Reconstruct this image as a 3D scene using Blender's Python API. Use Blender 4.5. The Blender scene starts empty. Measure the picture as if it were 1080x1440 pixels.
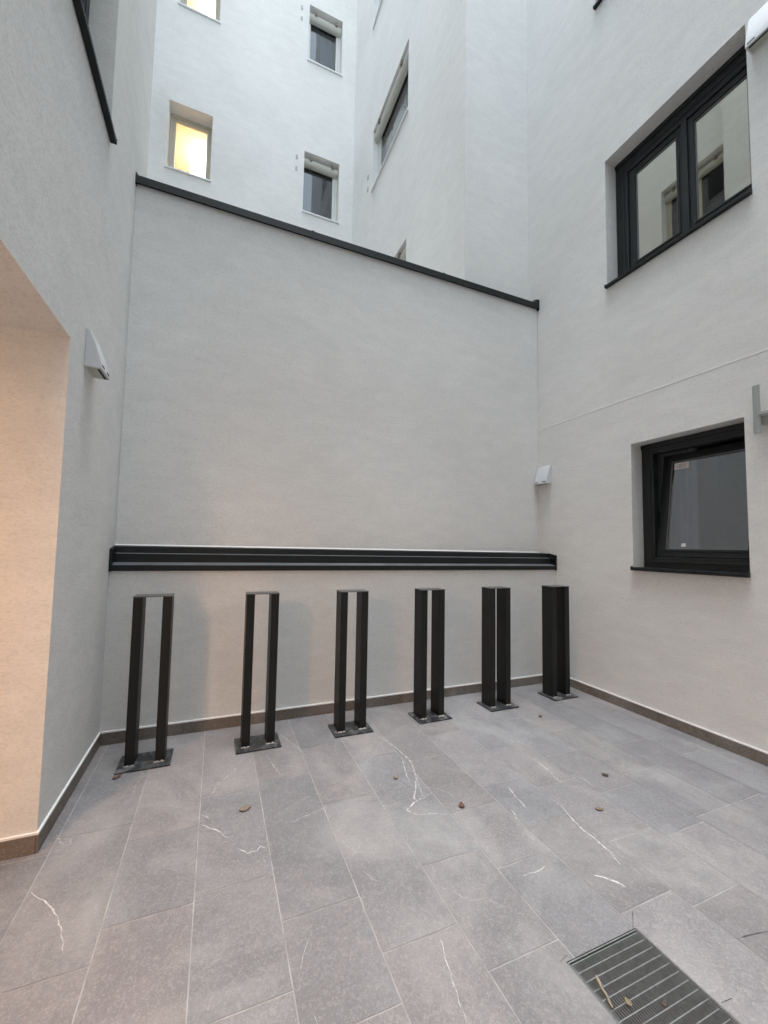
import bpy, bmesh, math, random
from mathutils import Vector, Matrix
from mathutils import noise as mnoise
random.seed(7)
sc = bpy.context.scene
COL = sc.collection
# ------------------------------------------------------------------ camera
R_= [0.93481, -0.354542, 0.020736]
U_= [-0.040106, -0.047373, 0.998072]
F_= [0.352876, 0.933839, 0.058504]
LENS= 8.8463 
SX= 0.02291 
SY= 0.01242
SKYMIX, CLOUD, SKYS = 0.7, (6.8, 8.1, 9.1, 1), 0.12
SUNE = 1.7
EXPO = 1.44
HW = 21.0
HF = 10.5  # height of the unseen light-blocking wall, set for courtyard brightness
LAMP1, LAMP2, LAMPC = 24, 7, (1.0, 0.57, 0.32)
LITE = 10
TILT = 0.15
cam_data = bpy.data.cameras.new('camera')
cam_data.sensor_fit = 'VERTICAL'
cam_data.sensor_height = 24.0
cam_data.lens = LENS
cam_data.shift_x = SX
cam_data.shift_y = SY
cam_data.clip_start = 0.05
cam_data.clip_end = 500.0
cam = bpy.data.objects.new('camera', cam_data)
COL.objects.link(cam)
m = Matrix(((R_[0], U_[0], -F_[0], 0.0), (R_[1], U_[1], -F_[1], 0.0), (R_[2], U_[2], -F_[2], 1.45), (0, 0, 0, 1)))
cam.matrix_world = m
sc.camera = cam
# ------------------------------------------------------------------ sky, sun, exposure
SUN_EL, SUN_AZ = math.radians(87.5), math.radians(225)     # azimuth of the sun, clockwise from +Y
world = bpy.data.worlds.new('World')
sc.world = world
world.use_nodes = True
wn = world.node_tree
wn.nodes.clear()
sky = wn.nodes.new('ShaderNodeTexSky')
sky.sky_type = 'NISHITA'
sky.sun_disc = False
sky.sun_elevation = SUN_EL
sky.sun_rotation = SUN_AZ
sky.air_density = 1.0
sky.dust_density = 4.0
cloud = wn.nodes.new('ShaderNodeMix')
cloud.data_type = 'RGBA'
cloud.inputs[0].default_value = SKYMIX
cloud.inputs[7].default_value = CLOUD
wbg = wn.nodes.new('ShaderNodeBackground')
wbg.inputs[1].default_value = SKYS
wout = wn.nodes.new('ShaderNodeOutputWorld')
wn.links.new(sky.outputs[0], cloud.inputs[6])
wn.links.new(cloud.outputs[2], wbg.inputs[0])
wn.links.new(wbg.outputs[0], wout.inputs[0])
sd = bpy.data.lights.new('sun', 'SUN')
sd.energy = SUNE
sd.angle = math.radians(28)
sd.color = (0.95, 0.98, 1.0)
sun = bpy.data.objects.new('sun', sd)
COL.objects.link(sun)
sdir = Vector((math.sin(SUN_AZ) * math.cos(SUN_EL), math.cos(SUN_AZ) * math.cos(SUN_EL), math.sin(SUN_EL)))
sun.rotation_euler = sdir.to_track_quat('Z', 'Y').to_euler()
sun.location = (1.5, -1, 25)
sc.view_settings.view_transform = 'Standard'
sc.view_settings.look = 'None'
sc.view_settings.exposure = EXPO
sc.view_settings.gamma = 1.0
sc.cycles.max_bounces = 10
sc.cycles.diffuse_bounces = 8
sc.cycles.glossy_bounces = 4
sc.cycles.sample_clamp_indirect = 6.0
sc.cycles.use_denoising = True

# ------------------------------------------------------------------ materials
def new_mat(name):
    mt = bpy.data.materials.new(name)
    mt.use_nodes = True
    nt = mt.node_tree
    bs = nt.nodes['Principled BSDF']
    return mt, nt, bs

def N(nt, typ, **kw):
    n = nt.nodes.new(typ)
    for k, v in kw.items():
        setattr(n, k, v)
    return n

def ramp(nt, src, stops):
    r = nt.nodes.new('ShaderNodeValToRGB')
    e = r.color_ramp.elements
    while len(e) < len(stops):
        e.new(0.5)
    for i, (p, c) in enumerate(stops):
        e[i].position = p
        e[i].color = (c[0], c[1], c[2], 1) if isinstance(c, tuple) else (c, c, c, 1)
    nt.links.new(src, r.inputs[0])
    return r.outputs[0]

def coords(nt, scale=(1, 1, 1), rot=(0, 0, 0)):
    g = N(nt, 'ShaderNodeNewGeometry')
    mp = N(nt, 'ShaderNodeMapping')
    mp.inputs['Scale'].default_value = scale
    mp.inputs['Rotation'].default_value = rot
    nt.links.new(g.outputs['Position'], mp.inputs[0])
    return mp.outputs[0]

def noise(nt, vec, scale, detail=4, rough=0.55, dist=0.0):
    n = N(nt, 'ShaderNodeTexNoise')
    n.inputs['Scale'].default_value = scale
    n.inputs['Detail'].default_value = detail
    n.inputs['Roughness'].default_value = rough
    n.inputs['Distortion'].default_value = dist
    nt.links.new(vec, n.inputs['Vector'])
    return n.outputs['Fac']

def mixc(nt, fac, a, b, mode='MIX'):
    x = N(nt, 'ShaderNodeMix', data_type='RGBA', blend_type=mode)
    for i, v in ((0, fac), (6, a), (7, b)):
        if hasattr(v, 'is_linked') or hasattr(v, 'links'):
            nt.links.new(v, x.inputs[i])
        elif i == 0:
            x.inputs[0].default_value = v
        else:
            x.inputs[i].default_value = (v[0], v[1], v[2], 1)
    return x.outputs[2]

def mth(nt, op, a, b=None):
    x = N(nt, 'ShaderNodeMath', operation=op)
    for i, v in ((0, a), (1, b)):
        if v is None:
            continue
        if hasattr(v, 'links'):
            nt.links.new(v, x.inputs[i])
        else:
            x.inputs[i].default_value = v
    return x.outputs[0]

def stucco(name, base, grain=1.0):
    mt, nt, bs = new_mat(name)
    v = coords(nt)
    vs = coords(nt, (0.55, 0.55, 1.5))
    big = noise(nt, v, 0.9, 3, 0.6)
    mid = noise(nt, vs, 7, 4, 0.6, 0.4)
    c1 = mixc(nt, ramp(nt, big, [(0.3, 0.0), (0.7, 1.0)]), tuple(x * 0.955 for x in base), tuple(min(1, x * 1.03) for x in base))
    c2 = mixc(nt, ramp(nt, mid, [(0.35, 0.0), (0.7, 1.0)]), (0.955, 0.955, 0.96), (1.025, 1.025, 1.02))
    col = mixc(nt, 1.0, c1, c2, 'MULTIPLY')
    # fine rubbed grain: short level scratches between the plaster grains
    g1 = noise(nt, coords(nt, (1, 1, 2.6)), 55, 3, 0.65, 1.2)
    g2 = noise(nt, coords(nt, (1, 1, 1.6)), 170, 2, 0.5, 0.0)
    scr = ramp(nt, g1, [(0.36, 0.0), (0.52, 1.0)])
    h = mth(nt, 'ADD', mth(nt, 'MULTIPLY', scr, 0.75), mth(nt, 'MULTIPLY', g2, 0.5))
    h = mth(nt, 'ADD', h, mth(nt, 'MULTIPLY', mid, 0.9))
    grime = mixc(nt, mth(nt, 'MULTIPLY', mth(nt, 'SUBTRACT', 1.0, scr), 0.34), col, tuple(x * 0.62 for x in base))
    nt.links.new(grime, bs.inputs['Base Color'])
    bs.inputs['Roughness'].default_value = 0.95
    bs.inputs['Specular IOR Level'].default_value = 0.2
    b = N(nt, 'ShaderNodeBump')
    b.inputs['Strength'].default_value = 0.5 * grain
    b.inputs['Distance'].default_value = 0.0035
    nt.links.new(h, b.inputs['Height'])
    nt.links.new(b.outputs[0], bs.inputs['Normal'])
    return mt

def plain(name, base, rough=0.5, metal=0.0, var=0.12, nscale=30, bump=0.0, spec=0.5):
    mt, nt, bs = new_mat(name)
    f = noise(nt, coords(nt), nscale, 5, 0.6, 0.3)
    lo = tuple(x * (1 - var) for x in base)
    hi = tuple(min(1, x * (1 + var)) for x in base)
    nt.links.new(mixc(nt, ramp(nt, f, [(0.3, 0.0), (0.7, 1.0)]), lo, hi), bs.inputs['Base Color'])
    rr = mth(nt, 'ADD', mth(nt, 'MULTIPLY', f, 0.25), rough - 0.12)
    nt.links.new(rr, bs.inputs['Roughness'])
    bs.inputs['Metallic'].default_value = metal
    bs.inputs['Specular IOR Level'].default_value = spec
    if bump:
        b = N(nt, 'ShaderNodeBump')
        b.inputs['Strength'].default_value = bump
        b.inputs['Distance'].default_value = 0.002
        nt.links.new(f, b.inputs['Height'])
        nt.links.new(b.outputs[0], bs.inputs['Normal'])
    return mt

def glass(name, refl, tint=(0.9, 0.93, 0.93), gcol=(1, 1, 1)):
    mt, nt, bs = new_mat(name)
    nt.nodes.remove(bs)
    out = nt.nodes['Material Output']
    tr = N(nt, 'ShaderNodeBsdfTransparent')
    tr.inputs[0].default_value = (*tint, 1)
    gl = N(nt, 'ShaderNodeBsdfGlossy')
    gl.inputs['Roughness'].default_value = 0.015
    gl.inputs['Color'].default_value = (*gcol, 1)
    ge = N(nt, 'ShaderNodeNewGeometry')
    dt = N(nt, 'ShaderNodeVectorMath', operation='DOT_PRODUCT')
    nt.links.new(ge.outputs['Incoming'], dt.inputs[0])
    nt.links.new(ge.outputs['Normal'], dt.inputs[1])
    oc = mth(nt, 'SUBTRACT', 1.0, mth(nt, 'ABSOLUTE', dt.outputs['Value']))
    f = mth(nt, 'MINIMUM', mth(nt, 'ADD', mth(nt, 'MULTIPLY', mth(nt, 'POWER', oc, 5.0), 0.96), refl), 1.0)
    b = N(nt, 'ShaderNodeBump')
    b.inputs['Strength'].default_value = 0.04
    b.inputs['Distance'].default_value = 0.01
    nt.links.new(noise(nt, coords(nt), 2.2, 1), b.inputs['Height'])
    nt.links.new(b.outputs[0], gl.inputs['Normal'])
    mx = N(nt, 'ShaderNodeMixShader')
    nt.links.new(f, mx.inputs[0])
    nt.links.new(tr.outputs[0], mx.inputs[1])
    nt.links.new(gl.outputs[0], mx.inputs[2])
    nt.links.new(mx.outputs[0], out.inputs[0])
    return mt

def emis(name, col, s):
    mt, nt, bs = new_mat(name)
    bs.inputs['Base Color'].default_value = (*col, 1)
    bs.inputs['Emission Color'].default_value = (*col, 1)
    bs.inputs['Emission Strength'].default_value = s
    return mt

WALL = (0.79, 0.79, 0.775)
M = dict(
    stucco=stucco('white_render', WALL),
    stucco_far=stucco('white_render_far', (0.79, 0.775, 0.75), 0.6),
    black=plain('black_powder_coated_steel', (0.0075, 0.0085, 0.008), 0.46, 0.0, 0.2, 60, 0.05, 0.36),
    plate=plain('worn_black_steel', (0.05, 0.054, 0.06), 0.33, 0.35, 0.6, 24, 0.12),
    weld=plain('bare_weld_grey', (0.34, 0.33, 0.31), 0.5, 0.2, 0.4, 120, 0.4),
    anth=plain('anthracite_sheet_metal', (0.0105, 0.0135, 0.014), 0.5, 0.0, 0.18, 14, 0.03, 0.3),
    anthf=plain('anthracite_window_frame', (0.013, 0.016, 0.017), 0.45, 0.0, 0.15, 20, 0, 0.4),
    skylit=plain('skylit_sheet_metal', (0.11, 0.115, 0.125), 0.45, 0, 0.25, 9),  # paler anthracite with sky light and reflection put into its colour
    cap=plain('sky_paled_cap_steel', (0.10, 0.10, 0.10), 0.38, 0.2, 0.3, 38, 0.1),  # lighter than the posts: the sky's reflection is put into the colour
    gasket=plain('grey_gasket', (0.20, 0.21, 0.21), 0.5),
    whitef=plain('white_window_frame', (0.66, 0.66, 0.62), 0.4, 0, 0.05),
    beige=plain('beige_window_frame', (0.50, 0.46, 0.38), 0.45, 0, 0.08),
    shutter=plain('beige_shutter_box', (0.46, 0.45, 0.40), 0.4, 0, 0.08),
    brownp=plain('brown_plastic', (0.16, 0.13, 0.10), 0.5),
    wsill=plain('white_sill', (0.68, 0.69, 0.69), 0.4, 0, 0.05),
    lampw=plain('white_lamp_housing', (0.62, 0.64, 0.665), 0.35, 0, 0.03),
    slot=plain('dark_slot', (0.01, 0.01, 0.01), 0.6),
    diff=plain('lamp_diffuser', (0.42, 0.43, 0.36), 0.3, 0, 0.05),
    brack=plain('grey_painted_metal', (0.36, 0.38, 0.37), 0.45, 0, 0.06),
    room=plain('dim_room_wall', (0.22, 0.21, 0.20), 0.9),
    warmroom=plain('warm_room_wall', (0.82, 0.68, 0.46), 0.9, 0, 0.04),
    curtain=plain('grey_curtain', (0.50, 0.53, 0.56), 0.9, 0, 0.08),
    seal=plain('white_sealant', (0.78, 0.78, 0.77), 0.6, 0, 0.06),
    bead=plain('white_plaster_bead', (0.95, 0.95, 0.95), 0.6, 0, 0.02),
    crackw=plain('pale_hairline', (0.60, 0.60, 0.60), 0.8, 0, 0.2, 60),
    paper=plain('white_sticker_paper', (0.78, 0.78, 0.78), 0.7, 0, 0.04),
    ink=plain('faded_print', (0.35, 0.27, 0.27), 0.7),
    galv=plain('galvanised_steel', (0.34, 0.36, 0.36), 0.38, 0.7, 0.2, 60, 0.05),
    pit=plain('wet_dark_concrete', (0.035, 0.035, 0.033), 0.7, 0, 0.4, 20, 0.3),
    grout=plain('pale_grout', (0.34, 0.33, 0.325), 0.85, 0, 0.3, 9),
    wood=plain('bare_wood', (0.26, 0.215, 0.17), 0.7, 0, 0.35, 60),
    leaf_a=plain('dry_tan_leaf', (0.19, 0.155, 0.115), 0.75, 0, 0.35, 90, 0.3),
    leaf_b=plain('dry_red_brown_leaf', (0.13, 0.065, 0.04), 0.75, 0, 0.35, 90, 0.3),
    leaf_c=plain('dark_brown_leaf', (0.06, 0.045, 0.03), 0.75, 0, 0.35, 90, 0.3),
    leaf_d=plain('dry_ochre_leaf', (0.17, 0.135, 0.085), 0.75, 0, 0.35, 90, 0.3),
    glass_hi=glass('coated_window_glass', 0.46, (0.55, 0.56, 0.55), (0.98, 0.94, 0.84)),
    glass_lo=glass('clear_window_glass', 0.13, (0.78, 0.82, 0.88)),
    glass_far=glass('far_window_glass', 0.10, (0.6, 0.63, 0.66)),
    bounce_pale=plain('pale_bounce_surface', (0.45, 0.44, 0.42), 0.9, 0, 0.2, 25, 0.5),  # kept pale so the unseen slab bounces light
)

def tile_mat(name, tint, skirt=False):
    mt, nt, bs = new_mat(name)
    at = N(nt, 'ShaderNodeAttribute', attribute_name='tile')
    sep = N(nt, 'ShaderNodeSeparateColor')
    nt.links.new(at.outputs['Color'], sep.inputs[0])
    # every tile samples the stone at its own offset and angle
    g = N(nt, 'ShaderNodeNewGeometry')
    off = N(nt, 'ShaderNodeVectorMath', operation='MULTIPLY_ADD')
    nt.links.new(at.outputs['Color'], off.inputs[0])
    off.inputs[1].default_value = (9, 9, 9)
    nt.links.new(g.outputs['Position'], off.inputs[2])
    v = off.outputs[0]
    cloud = noise(nt, v, 3.2, 5, 0.6, 0.8)
    cl2 = noise(nt, v, 11, 6, 0.65, 1.5)
    fine = noise(nt, v, 115, 4, 0.7, 0.8)
    scr = noise(nt, v, 78, 3, 0.6, 1.4)
    base = mixc(nt, ramp(nt, cloud, [(0.32, 0.0), (0.68, 1.0)]), tuple(x * 0.90 for x in tint), tuple(x * 1.12 for x in tint))
    base = mixc(nt, mth(nt, 'MULTIPLY', ramp(nt, cl2, [(0.50, 0.0), (0.74, 1.0)]), 0.26), base, (0.33, 0.285, 0.26))
    base = mixc(nt, mth(nt, 'MULTIPLY', ramp(nt, cl2, [(0.26, 1.0), (0.44, 0.0)]), 0.20), base, (0.38, 0.39, 0.40))
    hi = mth(nt, 'MULTIPLY', ramp(nt, scr, [(0.53, 0.0), (0.60, 1.0), (0.68, 0.2)]), 0.22)
    base = mixc(nt, hi, base, (0.52, 0.52, 0.50))
    lo = mth(nt, 'MULTIPLY', ramp(nt, fine, [(0.34, 1.0), (0.52, 0.0)]), 0.36)
    base = mixc(nt, lo, base, tuple(x * 0.55 for x in tint))
    # faint scuffs and dust drifting over several tiles
    dust = noise(nt, coords(nt), 1.7, 5, 0.6, 1.0)
    base = mixc(nt, mth(nt, 'MULTIPLY', ramp(nt, dust, [(0.46, 0.0), (0.75, 1.0)]), 0.30), base, (0.50, 0.49, 0.47))
    tone = mth(nt, 'ADD', mth(nt, 'MULTIPLY', sep.outputs[0], 0.20), 0.90)
    warm = mixc(nt, sep.outputs[1], (0.985, 1.0, 1.012), (1.03, 0.995, 0.975))
    base = mixc(nt, 1.0, base, warm, 'MULTIPLY')
    vm = N(nt, 'ShaderNodeVectorMath', operation='SCALE')
    nt.links.new(base, vm.inputs[0])
    nt.links.new(tone, vm.inputs['Scale'])
    nt.links.new(vm.outputs[0], bs.inputs['Base Color'])
    nt.links.new(mth(nt, 'ADD', mth(nt, 'MULTIPLY', cl2, 0.35), 0.34), bs.inputs['Roughness'])
    bs.inputs['Specular IOR Level'].default_value = 0.45
    b = N(nt, 'ShaderNodeBump')
    b.inputs['Strength'].default_value = 0.45
    b.inputs['Distance'].default_value = 0.002
    nt.links.new(mth(nt, 'ADD', mth(nt, 'MULTIPLY', fine, 0.6), mth(nt, 'ADD', cl2, scr)), b.inputs['Height'])
    nt.links.new(b.outputs[0], bs.inputs['Normal'])
    return mt

def vein_mat(name, col, amount):
    mt, nt, bs = new_mat(name)
    bs.inputs['Base Color'].default_value = (*col, 1)
    bs.inputs['Roughness'].default_value = 0.6
    out = nt.nodes['Material Output']
    tr = N(nt, 'ShaderNodeBsdfTransparent')
    mx = N(nt, 'ShaderNodeMixShader')
    f = noise(nt, coords(nt), 38, 4, 0.7)
    fac = mth(nt, 'MULTIPLY', ramp(nt, f, [(0.30, 0.15), (0.58, 1.0)]), amount)
    nt.links.new(fac, mx.inputs[0])
    nt.links.new(tr.outputs[0], mx.inputs[1])
    nt.links.new(bs.outputs[0], mx.inputs[2])
    nt.links.new(mx.outputs[0], out.inputs[0])
    return mt

def patchy(name, lo, hi, rough):
    mt, nt, bs = new_mat(name)
    f = noise(nt, coords(nt), 14, 6, 0.7, 1.2)
    k = ramp(nt, f, [(0.48, 0.0), (0.64, 1.0)])
    nt.links.new(mixc(nt, k, lo, hi), bs.inputs['Base Color'])
    nt.links.new(mth(nt, 'ADD', mth(nt, 'MULTIPLY', k, 0.3), rough), bs.inputs['Roughness'])
    return mt
M['plate'] = patchy('dusty_black_plate', (0.022, 0.025, 0.030), (0.15, 0.15, 0.15), 0.30)
M['tile'] = tile_mat('grey_stone_tile', (0.189, 0.184, 0.192))
M['skirt'] = tile_mat('brown_grey_stone_skirting', (0.150, 0.125, 0.105))
M['vein'] = vein_mat('white_quartz_vein', (0.70, 0.69, 0.67), 0.72)
M['crack'] = vein_mat('dark_saw_cut', (0.05, 0.05, 0.05), 0.8)

# ------------------------------------------------------------------ helpers
def box(bm, x0, x1, y0, y1, z0, z1, mi=0):
    vs = [bm.verts.new((x, y, z)) for x in (x0, x1) for y in (y0, y1) for z in (z0, z1)]
    for q in ((0, 1, 3, 2), (4, 6, 7, 5), (0, 4, 5, 1), (2, 3, 7, 6), (0, 2, 6, 4), (1, 5, 7, 3)):
        f = bm.faces.new([vs[i] for i in q])
        f.material_index = mi

class Frame:
    """a wall's own axes: u along the wall, z up, d into the wall"""
    def __init__(s, base, u, n):
        s.b, s.u, s.n = Vector(base), Vector(u), Vector(n)
    def p(s, u, z, d):
        return s.b + s.u * u + Vector((0, 0, z)) - s.n * d

def fbox(bm, F, u0, u1, z0, z1, d0, d1, mi=0):
    vs = [bm.verts.new(F.p(u, z, d)) for u in (u0, u1) for z in (z0, z1) for d in (d0, d1)]
    for q in ((0, 1, 3, 2), (4, 6, 7, 5), (0, 4, 5, 1), (2, 3, 7, 6), (0, 2, 6, 4), (1, 5, 7, 3)):
        bm.faces.new([vs[i] for i in q]).material_index = mi

def ring(bm, F, u0, u1, z0, z1, w, d0, d1, wb=None, wt=None):
    """rectangular frame, mitre free: full height stiles, rails butted between"""
    wb = w if wb is None else wb
    wt = w if wt is None else wt
    fbox(bm, F, u0, u0 + w, z0, z1, d0, d1)
    fbox(bm, F, u1 - w, u1, z0, z1, d0, d1)
    fbox(bm, F, u0 + w, u1 - w, z0, z0 + wb, d0, d1)
    fbox(bm, F, u0 + w, u1 - w, z1 - wt, z1, d0, d1)

def slab(bm, F, u0, u1, z0, z1, th, holes=(), step=1.2):
    us = sorted({u0, u1} | {h[i] for h in holes for i in (0, 1)})
    zs = sorted({z0, z1} | {h[i] for h in holes for i in (2, 3)})
    def inh(uc, zc):
        return any(h[0] < uc < h[1] and h[2] < zc < h[3] for h in holes)
    cache = {}
    def V(u, z, d):
        k = (round(u, 5), round(z, 5), d)
        if k not in cache:
            cache[k] = bm.verts.new(F.p(u, z, d))
        return cache[k]
    nu, nz = len(us) - 1, len(zs) - 1
    solid = [[not inh((us[i] + us[i + 1]) / 2, (zs[j] + zs[j + 1]) / 2) for j in range(nz)] for i in range(nu)]
    def S(i, j):
        return 0 <= i < nu and 0 <= j < nz and solid[i][j]
    for i in range(nu):
        for j in range(nz):
            if not solid[i][j]:
                continue
            a, b, c, d = us[i], us[i + 1], zs[j], zs[j + 1]
            bm.faces.new([V(a, c, 0), V(b, c, 0), V(b, d, 0), V(a, d, 0)])
            bm.faces.new([V(a, c, th), V(a, d, th), V(b, d, th), V(b, c, th)])
            if not S(i - 1, j):
                bm.faces.new([V(a, c, 0), V(a, d, 0), V(a, d, th), V(a, c, th)])
            if not S(i + 1, j):
                bm.faces.new([V(b, c, 0), V(b, c, th), V(b, d, th), V(b, d, 0)])
            if not S(i, j - 1):
                bm.faces.new([V(a, c, 0), V(a, c, th), V(b, c, th), V(b, c, 0)])
            if not S(i, j + 1):
                bm.faces.new([V(a, d, 0), V(b, d, 0), V(b, d, th), V(a, d, th)])

def world_loc(o):
    return Vector(o['_loc']) if o is not None and '_loc' in o else Vector((0, 0, 0))

LOC = {}
def finish(name, bm, mat, parent=None, bevel=0.0, smooth=False, recalc=True):
    """one mesh object; its vertices are given in world space"""
    if recalc:
        bmesh.ops.recalc_face_normals(bm, faces=bm.faces)
    off = LOC.get(parent.name, Vector((0, 0, 0))) if parent else Vector((0, 0, 0))
    bmesh.ops.translate(bm, verts=bm.verts, vec=-off)
    me = bpy.data.meshes.new(name)
    bm.to_mesh(me)
    bm.free()
    for mm in (mat if isinstance(mat, (list, tuple)) else [mat]):
        me.materials.append(M[mm] if isinstance(mm, str) else mm)
    if smooth:
        for p in me.polygons:
            p.use_smooth = True
    o = bpy.data.objects.new(name, me)
    COL.objects.link(o)
    if parent:
        o.parent = parent
        LOC[o.name] = off
    if bevel:
        b = o.modifiers.new('bevel', 'BEVEL')
        b.width = bevel
        b.segments = 2
        b.limit_method = 'ANGLE'
    return o

def thing(name, loc, label, cat, group=None):
    o = bpy.data.objects.new(name, None)
    COL.objects.link(o)
    o.location = loc
    o.empty_display_size = 0.1
    LOC[o.name] = Vector(loc)
    o['label'] = label
    o['category'] = cat
    if group:
        o['group'] = group
    return o

def tag(o, label, cat, group=None):
    o['label'] = label
    o['category'] = cat
    if group:
        o['group'] = group
    return o

# ------------------------------------------------------------------ dimensions (metres)
XL, XR = -0.733, 3.61            # side walls of the courtyard
YLOW = 3.245                     # lower part of the end wall
YUL, YUR = 3.375, 3.482          # upper part of the end wall, at its left and right end
YB = 3.62                        # start of the setback behind the end wall
XB, YA, XW = 2.63, 7.90, -1.55   # light well behind: side facade, far facade, left facade
YS = -3.2
F_L = Frame((XL, 0, 0), (0, 1, 0), (1, 0, 0))
F_R = Frame((XR, 0, 0), (0, 1, 0), (-1, 0, 0))
F_A = Frame((0, YA, 0), (1, 0, 0), (0, -1, 0))
F_B = Frame((XB, 0, 0), (0, 1, 0), (-1, 0, 0))
F_C = Frame((0, YB, 0), (1, 0, 0), (0, -1, 0))
F_W = Frame((XW, 0, 0), (0, 1, 0), (1, 0, 0))

# ------------------------------------------------------------------ floor
SX0 = -0.671 - 0.3205 * 15
strips = [SX0 + 0.3205 * i for i in range(30)]
known = {0: [2.31, 1.605], 1: [2.18, 1.735], 2: [2.41, 1.765, 1.30], 3: [2.44, 1.54, 1.15],
         4: [2.75, 2.13, 1.305], 5: [2.49, 2.015, 1.58], 6: [2.36, 1.83, 1.457], 7: [2.62, 1.97, 1.62, 1.12],
         8: [2.30, 1.85, 1.40, 1.04], 9: [2.72, 2.10, 1.685, 1.33], 10: [2.36, 1.77, 1.365], 11: [2.75, 2.05, 1.362],
         12: [2.45, 1.8, 1.2], 13: [2.1, 1.5]}
GX0, GX1, GY0, GY1 = 1.213, 1.575, 0.700, 1.062      # drain opening
bm = bmesh.new()
lay = bm.loops.layers.float_color.new('tile')
def quad(x0, x1, y0, y1, z, mi, colr):
    f = bm.faces.new([bm.verts.new(p) for p in ((x0, y0, z), (x1, y0, z), (x1, y1, z), (x0, y1, z))])
    f.material_index = mi
    for l in f.loops:
        l[lay] = colr
    return f
def floor_rect(x0, x1, y0, y1, z, mi, colr):
    """a rectangle less the drain opening"""
    if x1 <= GX0 or x0 >= GX1 or y1 <= GY0 or y0 >= GY1:
        quad(x0, x1, y0, y1, z, mi, colr)
        return
    if x0 < GX0:
        quad(x0, GX0, y0, y1, z, mi, colr)
    if x1 > GX1:
        quad(GX1, x1, y0, y1, z, mi, colr)
    a, b = max(x0, GX0), min(x1, GX1)
    if y0 < GY0:
        quad(a, b, y0, GY0, z, mi, colr)
    if y1 > GY1:
        quad(a, b, GY1, y1, z, mi, colr)
def tile(x0, x1, y0, y1):
    colr = (random.random(), random.random(), random.random(), 1)
    floor_rect(x0, x1, y0, y1, 0.0, 0, colr)
G = 0.0024
for i in range(len(strips) - 1):
    x0, x1 = strips[i], strips[i + 1]
    k = i - 15
    ys = list(known.get(k, [2.2 + random.random() * 0.5, 1.6 + random.random() * 0.3]))
    top = YLOW if x0 > XL - 0.3 else 2.25
    ys = [y for y in ys if y < top - 0.1]
    lowest = min(ys) if ys else top
    while lowest > YS:
        lowest -= random.choice([0.45, 0.6, 0.64, 0.9])
        ys.append(lowest)
    ys = sorted(y for y in set(ys) if y > YS) 
    ys = [YS] + ys + [top]
    for a, b in zip(ys[:-1], ys[1:]):
        if b - a > 2 * G + 0.01:
            if x0 < XL < x1 and b > 2.25:        # cut round the passage corner
                if a < 2.25:
                    floor_rect_col = (random.random(), random.random(), random.random(), 1)
                    floor_rect(x0 + G, x1 - G, a + G, 2.25, 0.0, 0, floor_rect_col)
                    floor_rect(XL, x1 - G, 2.25, b - G, 0.0, 0, floor_rect_col)
                else:
                    tile(XL, x1 - G, a + G, b - G)
                continue
            tile(max(x0, -5.5) + G, min(x1, XR) - (G if x1 < XR else 0), a + G, b - G)
floor_rect(-5.6, XR + 0.05, YS - 0.05, YLOW + 0.05, -0.0016, 1, (0, 0, 0, 1))
def ribbon(pts, w, mi):
    P = []
    for (xa, ya), (xb, yb) in zip(pts[:-1], pts[1:]):
        n = max(2, int(math.hypot(xb - xa, yb - ya) / 0.018))
        for q in range(n):
            t = q / n
            P.append(Vector((xa + (xb - xa) * t, ya + (yb - ya) * t, 0.0007)))
    P.append(Vector((pts[-1][0], pts[-1][1], 0.0007)))
    for q in range(1, len(P) - 1):
        P[q] += Vector((random.uniform(-1, 1), random.uniform(-1, 1), 0)) * (0.0035 if mi == 2 else 0.001)
    last = None
    for q, p in enumerate(P):
        d = (P[min(q + 1, len(P) - 1)] - P[max(q - 1, 0)]).normalized()
        nn = Vector((-d.y, d.x, 0))
        t = q / (len(P) - 1)
        ww = w * (0.35 + 0.65 * math.sin(math.pi * min(1, max(0, t * 0.9 + 0.05)))) * random.uniform(0.6, 1.25)
        cur = (bm.verts.new(p + nn * ww), bm.verts.new(p - nn * ww))
        if last:
            f = bm.faces.new([last[0], last[1], cur[1], cur[0]])
            f.material_index = mi
        last = cur
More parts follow.
